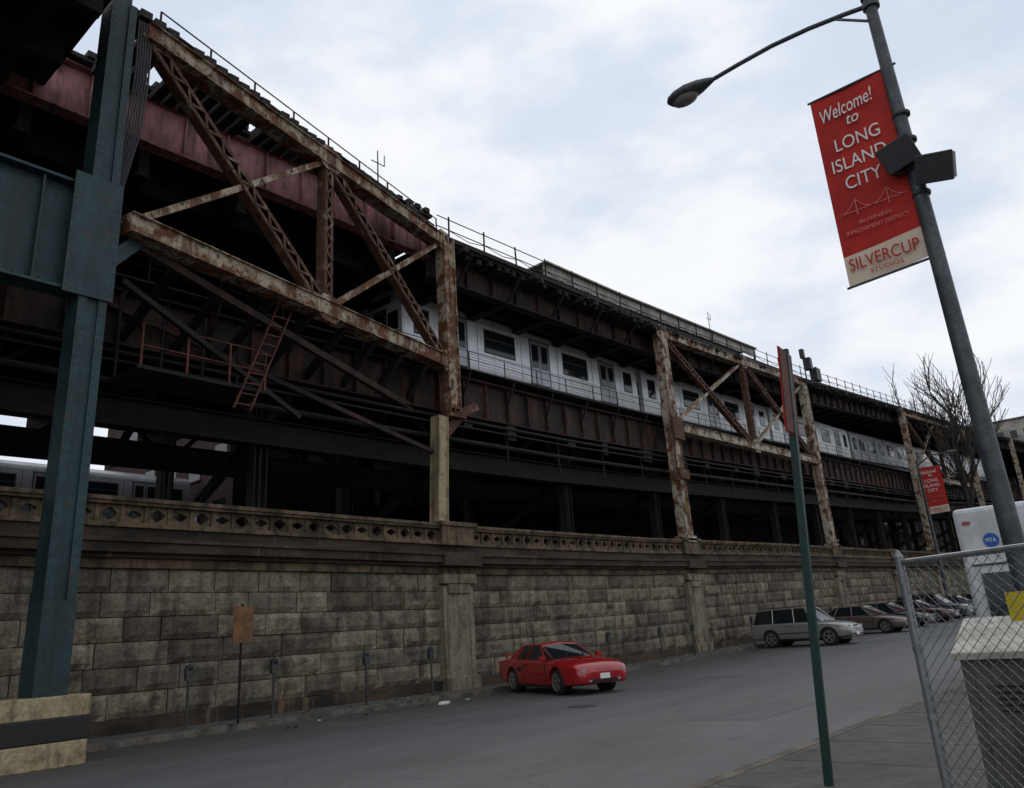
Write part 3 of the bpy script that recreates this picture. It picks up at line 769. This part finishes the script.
b.box((-1.15,6.67,.66),(.6,.015,.86),m_cab); b.box((-.9,6.655,.65),(.03,.03,.14),m_black)
for i in range(5): b.box((-1.15,6.655,.88+i*.04),(.35,.02,.012),m_black)
b.build('utility_cabinet',bevel=.012)
b=MB(); b.box((-.93,6.02,1.57),(.22,.008,.18),m_yel,Matrix.Rotation(math.atan2(d.y,d.x),3,'Z')); b.build('yellow_notice_sign')

bus=empty('bus')
b=MB(); by=15.8; x0,x1=-3.2,-.7; zc=gz(by)+.12
b.box(((x0+x1)/2,by+4.5,zc+1.78),(x1-x0,9,2.66),m_bus); b.build('body',bus,bevel=.08)
b=MB()
b.box(((x0+x1)/2,by-.01,zc+1.55),(2.0,.05,.85),m_glass); b.box(((x0+x1)/2,by-.015,zc+.85),(1.6,.04,.4),m_cab)
b.box(((x0+x1)/2,by-.012,zc+2.12),(2.2,.03,.03),m_frame)
for q in (x0+.2,x1-.2):
    for z,m in ((.75,m_tail),(.95,m_org)): b.tube((q,by-.03,zc+z),(q,by+.02,zc+z),.06,.06,m,14)
    b.box((q,by-.01,zc+2.85),(.12,.04,.05),m_tail)
b.box(((x0+x1)/2,by-.1,zc+.5),(2.4,.22,.25),m_frame)
for yy in frange(by+1.2,by+8,1.5): b.box((x0-.01,yy,zc+1.95),(.04,1.25,.85),m_glass)
for yy in (by+2.2,by+7): 
    b.tube((x0-.02,yy,zc+.45),(x0+.3,yy,zc+.45),.45,.45,m_tyre,22); b.tube((x0-.04,yy,zc+.45),(x0,yy,zc+.45),.24,.24,m_rim,16)
    b.tube((x1-.3,yy,zc+.45),(x1+.02,yy,zc+.45),.45,.45,m_tyre,22)
b.tube((x0+.52,by-.022,zc+2.52),(x0+.52,by+.02,zc+2.52),.12,.12,m_blue,20)
b.box(((x0+x1)/2,by+3,zc+3.12),(1.4,1.6,.2),m_bus)
b.build('fittings',bus)
label(bus,'MTA',(x0+.52,by-.03,zc+2.52),.16,.07,m_wht); label(bus,'Bus',(x0+.82,by-.03,zc+2.52),.24,.12,m_blue)

# ------------------------------------------------------------ cars
def wheel(b,x,y,r,w,sd):
    prof=[(0,r*.62),(-.0,r*.68),(.02,r*.9),(.05,r),(w-.05,r),(w,r*.9),(w,r*.6)]; n=24; vs=[];fs=[]
    for dy,rr in prof:
        for i in range(n): q=2*math.pi*i/n; vs.append((x+math.cos(q)*rr,y-sd*dy,r+math.sin(q)*rr))
    for k in range(len(prof)-1):
        for i in range(n): fs.append((k*n+i,k*n+(i+1)%n,(k+1)*n+(i+1)%n,(k+1)*n+i))
    b.add(vs,fs,m_tyre)
    b.tube((x,y-sd*.10,r),(x,y-sd*.08,r),r*.66,r*.66,m_black,24)
    for k in range(5):
        q=2*math.pi*k/5+.3; b.beam((x,y-sd*.02,r),(x+math.cos(q)*r*.63,y-sd*.02,r+math.sin(q)*r*.63),.05,.05,m_rim,(0,1,0)) 
    b.tube((x,y-sd*.05,r),(x,y,r),r*.16,r*.14,m_rim,14)
    vs=[];fs=[]
    for dy,rr in ((.0,.69),(.0,.6),(.05,.58)):
        for i in range(n): q=2*math.pi*i/n; vs.append((x+math.cos(q)*rr*r,y-sd*(dy-.004),r+math.sin(q)*rr*r))
    for k in range(2):
        for i in range(n): fs.append((k*n+i,k*n+(i+1)%n,(k+1)*n+(i+1)%n,(k+1)*n+i))
    b.add(vs,fs,m_rim)
SPEC={
 'coupe':dict(st=[(-2.34,.42,.74,.80,.70),(-2.28,.30,.85,.93,.82),(-1.95,.24,.89,.96,.88),(-1.25,.2,.90,.97,.91),(-.4,.18,.88,.94,.89),(.4,.18,.86,.93,.89),(1.0,.18,.84,.92,.90),(1.5,.2,.81,.90,.91),(1.9,.22,.77,.86,.89),(2.12,.24,.73,.80,.84),(2.27,.26,.66,.73,.77),(2.35,.29,.58,.64,.68),(2.38,.36,.52,.56,.58)],
   ax=(-1.28,1.32),r=.33,base=[.95,.62,-.55,-1.25,-1.88],roof=[.12,.0,-.46,-.92,-1.12],zb=.895,zr=1.31,hb=.80,hr=.58),
 'suv':dict(st=[(-2.35,.45,.9,.98,.78),(-2.28,.35,1.0,1.05,.86),(-1.4,.3,1.02,1.06,.91),(0,.28,1.0,1.05,.91),(.9,.28,.98,1.07,.91),(1.5,.3,.93,1.02,.90),(2.0,.32,.86,.94,.86),(2.25,.38,.76,.82,.78),(2.33,.45,.66,.70,.68)],
   ax=(-1.35,1.38),r=.36,base=[1.15,.75,-.15,-1.2,-2.25],roof=[.45,.35,-.2,-1.2,-2.02],zb=1.02,zr=1.66,hb=.84,hr=.68),
 'sedan':dict(st=[(-2.4,.42,.75,.82,.74),(-2.3,.3,.88,.96,.84),(-1.9,.25,.92,1.0,.88),(-1,.22,.92,.98,.9),(0,.2,.90,.96,.9),(.9,.2,.86,.95,.9),(1.5,.22,.80,.88,.89),(2.0,.25,.72,.79,.85),(2.3,.3,.62,.68,.76),(2.4,.38,.55,.58,.66)],
   ax=(-1.35,1.42),r=.32,base=[1.1,.72,-.25,-1.25,-1.85],roof=[.35,.22,-.28,-1.0,-1.2],zb=.93,zr=1.41,hb=.80,hr=.60)}
def car(name,kind,pos,ang,paint):
    S=SPEC[kind]; e=empty(name,pos,math.radians(ang))
    b=MB(); vs=[];fs=[]; st=S['st']
    for x,z0,zs,ztp,hw in st:
        h=zs-z0
        half=[(hw*.86,z0),(hw*.96,z0+.1*h),(hw*1.0,z0+.4*h),(hw*1.0,z0+.62*h),(hw*.985,zs-.07*h),(hw*.93,zs+.01),(hw*.72,(zs+ztp)/2+.015),(hw*.35,ztp)]
        ring=[(0,z0)]+half+[(0,ztp+.006)]+[(-a,c) for a,c in half[::-1]]
        vs += [(x,a,c) for a,c in ring]; n=len(ring)
    for k in range(len(st)-1):
        for i in range(n): fs.append((k*n+i,k*n+(i+1)%n,(k+1)*n+(i+1)%n,(k+1)*n+i))
    fs += [tuple(range(n)),tuple(range((len(st)-1)*n,len(st)*n))]
    b.add(vs,fs,paint); body=b.build('body')
    c=MB()
    for ax in S['ax']:
        for sd in (-1,1): c.tube((ax,sd*.60,S['r']+.01),(ax,sd*1.2,S['r']+.01),S['r']+.055,S['r']+.055,paint,28)
    cut=c.build('cut')
    md=body.modifiers.new('b','BOOLEAN'); md.operation='DIFFERENCE'; md.object=cut; md.solver='EXACT'
    bpy.context.view_layer.update()
    me=bpy.data.meshes.new_from_object(body.evaluated_get(bpy.context.evaluated_depsgraph_get()))
    body.modifiers.clear(); body.data=me; body.parent=e; bpy.data.objects.remove(cut)
    me.polygons.foreach_set('use_smooth',[True]*len(me.polygons)); me.set_sharp_from_angle(angle=math.radians(32))
    bm=bmesh.new(); BS=S['base'];RF=S['roof'];nb=len(BS)
    lb=[bm.verts.new((BS[i],-S['hb']+(.10 if i in(0,nb-1) else 0),S['zb']-.015)) for i in range(nb)]; rb=[bm.verts.new((BS[i],S['hb']-(.10 if i in(0,nb-1) else 0),S['zb']-.015)) for i in range(nb)]
    zr=[S['zr']-(.035 if i in (0,nb-1) else 0) for i in range(nb)]
    lr=[bm.verts.new((RF[i],-S['hr'],zr[i])) for i in range(nb)]; rr=[bm.verts.new((RF[i],S['hr'],zr[i])) for i in range(nb)]
    cr=[bm.verts.new((RF[i],0,zr[i]+.05)) for i in range(nb)]
    gl=[]; 
    for i in range(nb-1):
        gl.append(bm.faces.new((lb[i],lr[i],lr[i+1],lb[i+1]))); gl.append(bm.faces.new((rb[i],rb[i+1],rr[i+1],rr[i])))
        for q in (bm.faces.new((lr[i],cr[i],cr[i+1],lr[i+1])),bm.faces.new((cr[i],rr[i],rr[i+1],cr[i+1]))): q.material_index=0
    f1=bm.faces.new((lb[0],rb[0],rr[0],cr[0],lr[0])); f2=bm.faces.new((lb[-1],lr[-1],cr[-1],rr[-1],rb[-1])); gl += [f1,f2]
    bmesh.ops.recalc_face_normals(bm,faces=bm.faces)
    if kind=='coupe':
        gl=[f for f in gl if not(f not in (f1,f2) and f.calc_center_median().x<-1.2)]
    for f in gl: f.material_index=1
    ret=bmesh.ops.inset_individual(bm,faces=gl,thickness=.035,depth=-.012)
    for f in ret['faces']: f.material_index=0
    me=bpy.data.meshes.new('cabin'); bm.to_mesh(me); bm.free(); me.materials.append(paint); me.materials.append(m_glass)
    o=bpy.data.objects.new('cabin',me); sc.collection.objects.link(o); o.parent=e
    b=MB(); r=S['r']
    for ax in S['ax']:
        for sd in (-1,1):
            wheel(b,ax,sd*.89,r,.21,sd); b.tube((ax,sd*.62,r),(ax,sd*.605,r),r+.05,r+.05,m_black,20)
    xf=st[-1][0]; xr=st[0][0]; zf=st[-2][2]; zr_=st[1][2]
    for sd in (-1,1):
        R=Matrix.Rotation(math.radians(-28*sd),3,'Z')
        b.box((xf-.12,sd*.54,zf+.01),(.12,.30,.08),m_lens,R); b.box((xf-.22,sd*.72,zf+.02),(.16,.05,.07),m_org,R)
        b.box((xf-.03,sd*.42,.36),(.06,.14,.06),m_lens)
        b.box((xr+.05,sd*.60,zr_-.06),(.1,.36,.15),m_tail)
        b.box((.72 if kind!='suv' else .9,sd*(S['hb']+.13),S['zb']+.06),(.1,.16,.11),paint)
        for x in ((.75,-.55) if kind=='coupe' else (.85,-.2,-1.2)): b.box((x,sd*(.893 if kind=='coupe' else .905),S['zb']-.33),(.012,.014,.46),m_black)
        b.box((0,sd*.87,.22 if kind!='suv' else .32),(1.9,.06,.06),m_black)
        b.box((-.35,sd*.905,S['zb']-.14),(.16,.02,.025),m_black)
        if kind=='coupe': b.box((-.78,sd*.90,.66),(.22,.03,.10),m_black)
        if kind!='coupe': b.box((-.1,sd*.905,.58),(1.8,.02,.05),m_frame)
        if kind=='suv':
            b.tube((.2,sd*.6,1.74),(-1.9,sd*.6,1.74),.018,.018,m_frame,6)
            for q in (.2,-.9,-1.9): b.tube((q,sd*.6,1.64),(q,sd*.6,1.74),.015,.015,m_frame,6)
    b.box((xf-.06,0,zf+.0),(.08,.50,.09),m_black); b.box((xf-.03,0,.34),(.07,.8,.08),m_black)
    b.box((xf+.012,0,.45),(.02,.30,.13),m_wht); b.box((xr-.005,0,.6),(.03,.32,.15),m_wht)
    b.box((0,0,.3),(3.6,1.15,.16),m_black)
    for sd in (-.35,.15): b.beam((BS[0]-.02,sd,S['zb']+.02),(BS[0]-.32,sd+.38,S['zb']+.20),.012,.02,m_black)
    if kind=='coupe':
        b.box((-2.14,0,1.045),(.20,1.46,.03),paint)
        for sd in (-.62,0,.62): b.box((-2.12,sd,.99),(.10,.05,.10),paint)
        b.box((1.35,0,.925),(.5,.45,.035),paint)
    b.build('fittings',e,smooth=30)
    return e
def paint(n,c,metal=.0,rough=.25): return M(n,c,tuple(q*.9 for q in c),2,rough=rough,metal=metal,var=.03,coat=.8,spec=.5)
p_red=paint('red_car_paint',(.36,.006,.010)); p_sil=paint('silver_car_paint',(.30,.295,.275),.5,.35); p_bei=paint('bronze_car_paint',(.13,.10,.085),.4,.35)
p_blk=paint('black_car_paint',(.02,.022,.026)); p_mar=paint('maroon_car_paint',(.05,.012,.016)); p_gry=paint('grey_car_paint',(.06,.065,.08),.4)
car('parked_car','coupe',(-14.78,18.85,.0),-22,p_red)
for nm,kd,y,a,pp,x in (('parked_suv','suv',37.3,-3,p_sil,-14.6),('parked_car','sedan',45.4,-4,p_bei,-14.6),('parked_car','sedan',50.5,-5,p_blk,-14.8),('parked_car','sedan',56,-2,p_mar,-14.7),('parked_suv','suv',61,-5,p_gry,-14.8),('parked_car','sedan',67,-4,p_blk,-14.7),('parked_car','sedan',73,-3,p_gry,-14.7)):
    car(nm,kd,(x,y,gz(y)),a,pp)

# ------------------------------------------------------------ bare tree
random.seed(21)
b=MB()
def grow(p,dr,ln,r,lv):
    q=p; n=3
    for i in range(n):
        dr=(dr+V((random.uniform(-.13,.13),random.uniform(-.13,.13),random.uniform(.0,.14)))).normalized()
        q2=q+dr*(ln/n); b.tube(q,q2,r*(1-.2*i/n),r*(1-.2*(i+1)/n),m_bark,7 if lv<2 else 4,False); q=q2
        if 0<lv<5 and i<n-1:
            a=random.uniform(0,6.28); sdv=V((math.cos(a),math.sin(a),.55)).normalized()
            grow(q,(dr*.6+sdv*.6).normalized(),ln*random.uniform(.5,.7),max(r*.5,.022),lv+1)
    if lv<5:
        for k in range(3 if lv<2 else 2):
            a=random.uniform(0,6.28); sdv=V((math.cos(a),math.sin(a),.35)).normalized()
            grow(q,(dr*.85+sdv*.5).normalized(),ln*random.uniform(.64,.80),max(r*.6,.025),lv+1)
ty=90; tx0=-16.2; grow(V((tx0,ty,gz(ty))),V((0,0,1)),8.6,.32,0); b.build('bare_tree')
b=MB()
for i in range(60):
    y=random.uniform(7,40); x=-16.9+random.uniform(-1.2,1.1); s_=random.uniform(.02,.07); zz=gz(y)+(.13 if x<-16.95 else .004)
    b.box((x,y,zz+.01),(s_,s_*1.6,.015),random.choice((m_wht,m_timber,m_timber,m_brown)),Matrix.Rotation(random.uniform(0,3),3,'Z'))
b.box((-16.0,15.4,.03),(.22,.45,.05),m_wht,Matrix.Rotation(.6,3,'Z')); b.build('litter')

# ------------------------------------------------------------ light
sc.view_settings.view_transform='Standard'; sc.view_settings.look='None'; sc.view_settings.exposure=0; sc.view_settings.gamma=1
w=bpy.data.worlds.new('World'); sc.world=w; w.use_nodes=True; nt=w.node_tree; N=nt.nodes; L=nt.links
bg=N['Background']; bg.inputs['Strength'].default_value=.1
sky=N.new('ShaderNodeTexSky'); sky.sky_type='NISHITA'; sky.sun_disc=False; sky.sun_elevation=math.radians(48); sky.sun_rotation=math.radians(-37)
tc=N.new('ShaderNodeTexCoord'); mp=N.new('ShaderNodeMapping'); mp.inputs['Scale'].default_value=(1,1,2.2); L.new(tc.outputs['Generated'],mp.inputs['Vector'])
def wn(s,d,lo,hi,a,bb):
    n=N.new('ShaderNodeTexNoise'); n.inputs['Scale'].default_value=s; n.inputs['Detail'].default_value=d; n.inputs['Roughness'].default_value=.55; L.new(mp.outputs[0],n.inputs['Vector'])
    r=N.new('ShaderNodeMapRange'); r.interpolation_type='SMOOTHSTEP'
    for k,v in (('From Min',lo),('From Max',hi),('To Min',a),('To Max',bb)): r.inputs[k].default_value=v
    L.new(n.outputs['Fac'],r.inputs['Value']); return r.outputs['Result']
c1=N.new('ShaderNodeMixRGB'); L.new(wn(2.6,6,.38,.60,0,1),c1.inputs['Fac']); c1.inputs[1].default_value=(6.7,7.5,8.8,1); c1.inputs[2].default_value=(9.6,9.75,10.0,1)
c2=N.new('ShaderNodeMixRGB'); L.new(wn(1.4,4,.3,.6,.86,.98),c2.inputs['Fac']); L.new(sky.outputs[0],c2.inputs[1]); L.new(c1.outputs[0],c2.inputs[2])
L.new(c2.outputs[0],bg.inputs['Color'])
sd=V((-.6*math.cos(math.radians(48)),.8*math.cos(math.radians(48)),math.sin(math.radians(48))))
ld=bpy.data.lights.new('sun','SUN'); ld.energy=.6; ld.angle=math.radians(14); ld.color=(1,.96,.9)
so=bpy.data.objects.new('sun',ld); so.rotation_euler=(-sd).to_track_quat('-Z','Y').to_euler(); so.location=(0,0,60); sc.collection.objects.link(so)

# ------------------------------------------------------------ camera
cd=bpy.data.cameras.new('camera'); cam=bpy.data.objects.new('camera',cd); sc.collection.objects.link(cam); sc.camera=cam
cd.sensor_width=36; cd.lens=777/1024*36; cd.shift_y=-10/1024; cd.clip_end=6000; cd.clip_start=.05
r=V((.7507,.6575,-.0645)).normalized(); f=V((-.6119,.7288,.3074)); f=(f-r*f.dot(r)).normalized(); u=r.cross(f)
mt=Matrix((r,u,-f)).transposed().to_4x4(); mt.translation=V((0,0,1.6)); cam.matrix_world=mt
print('OK')
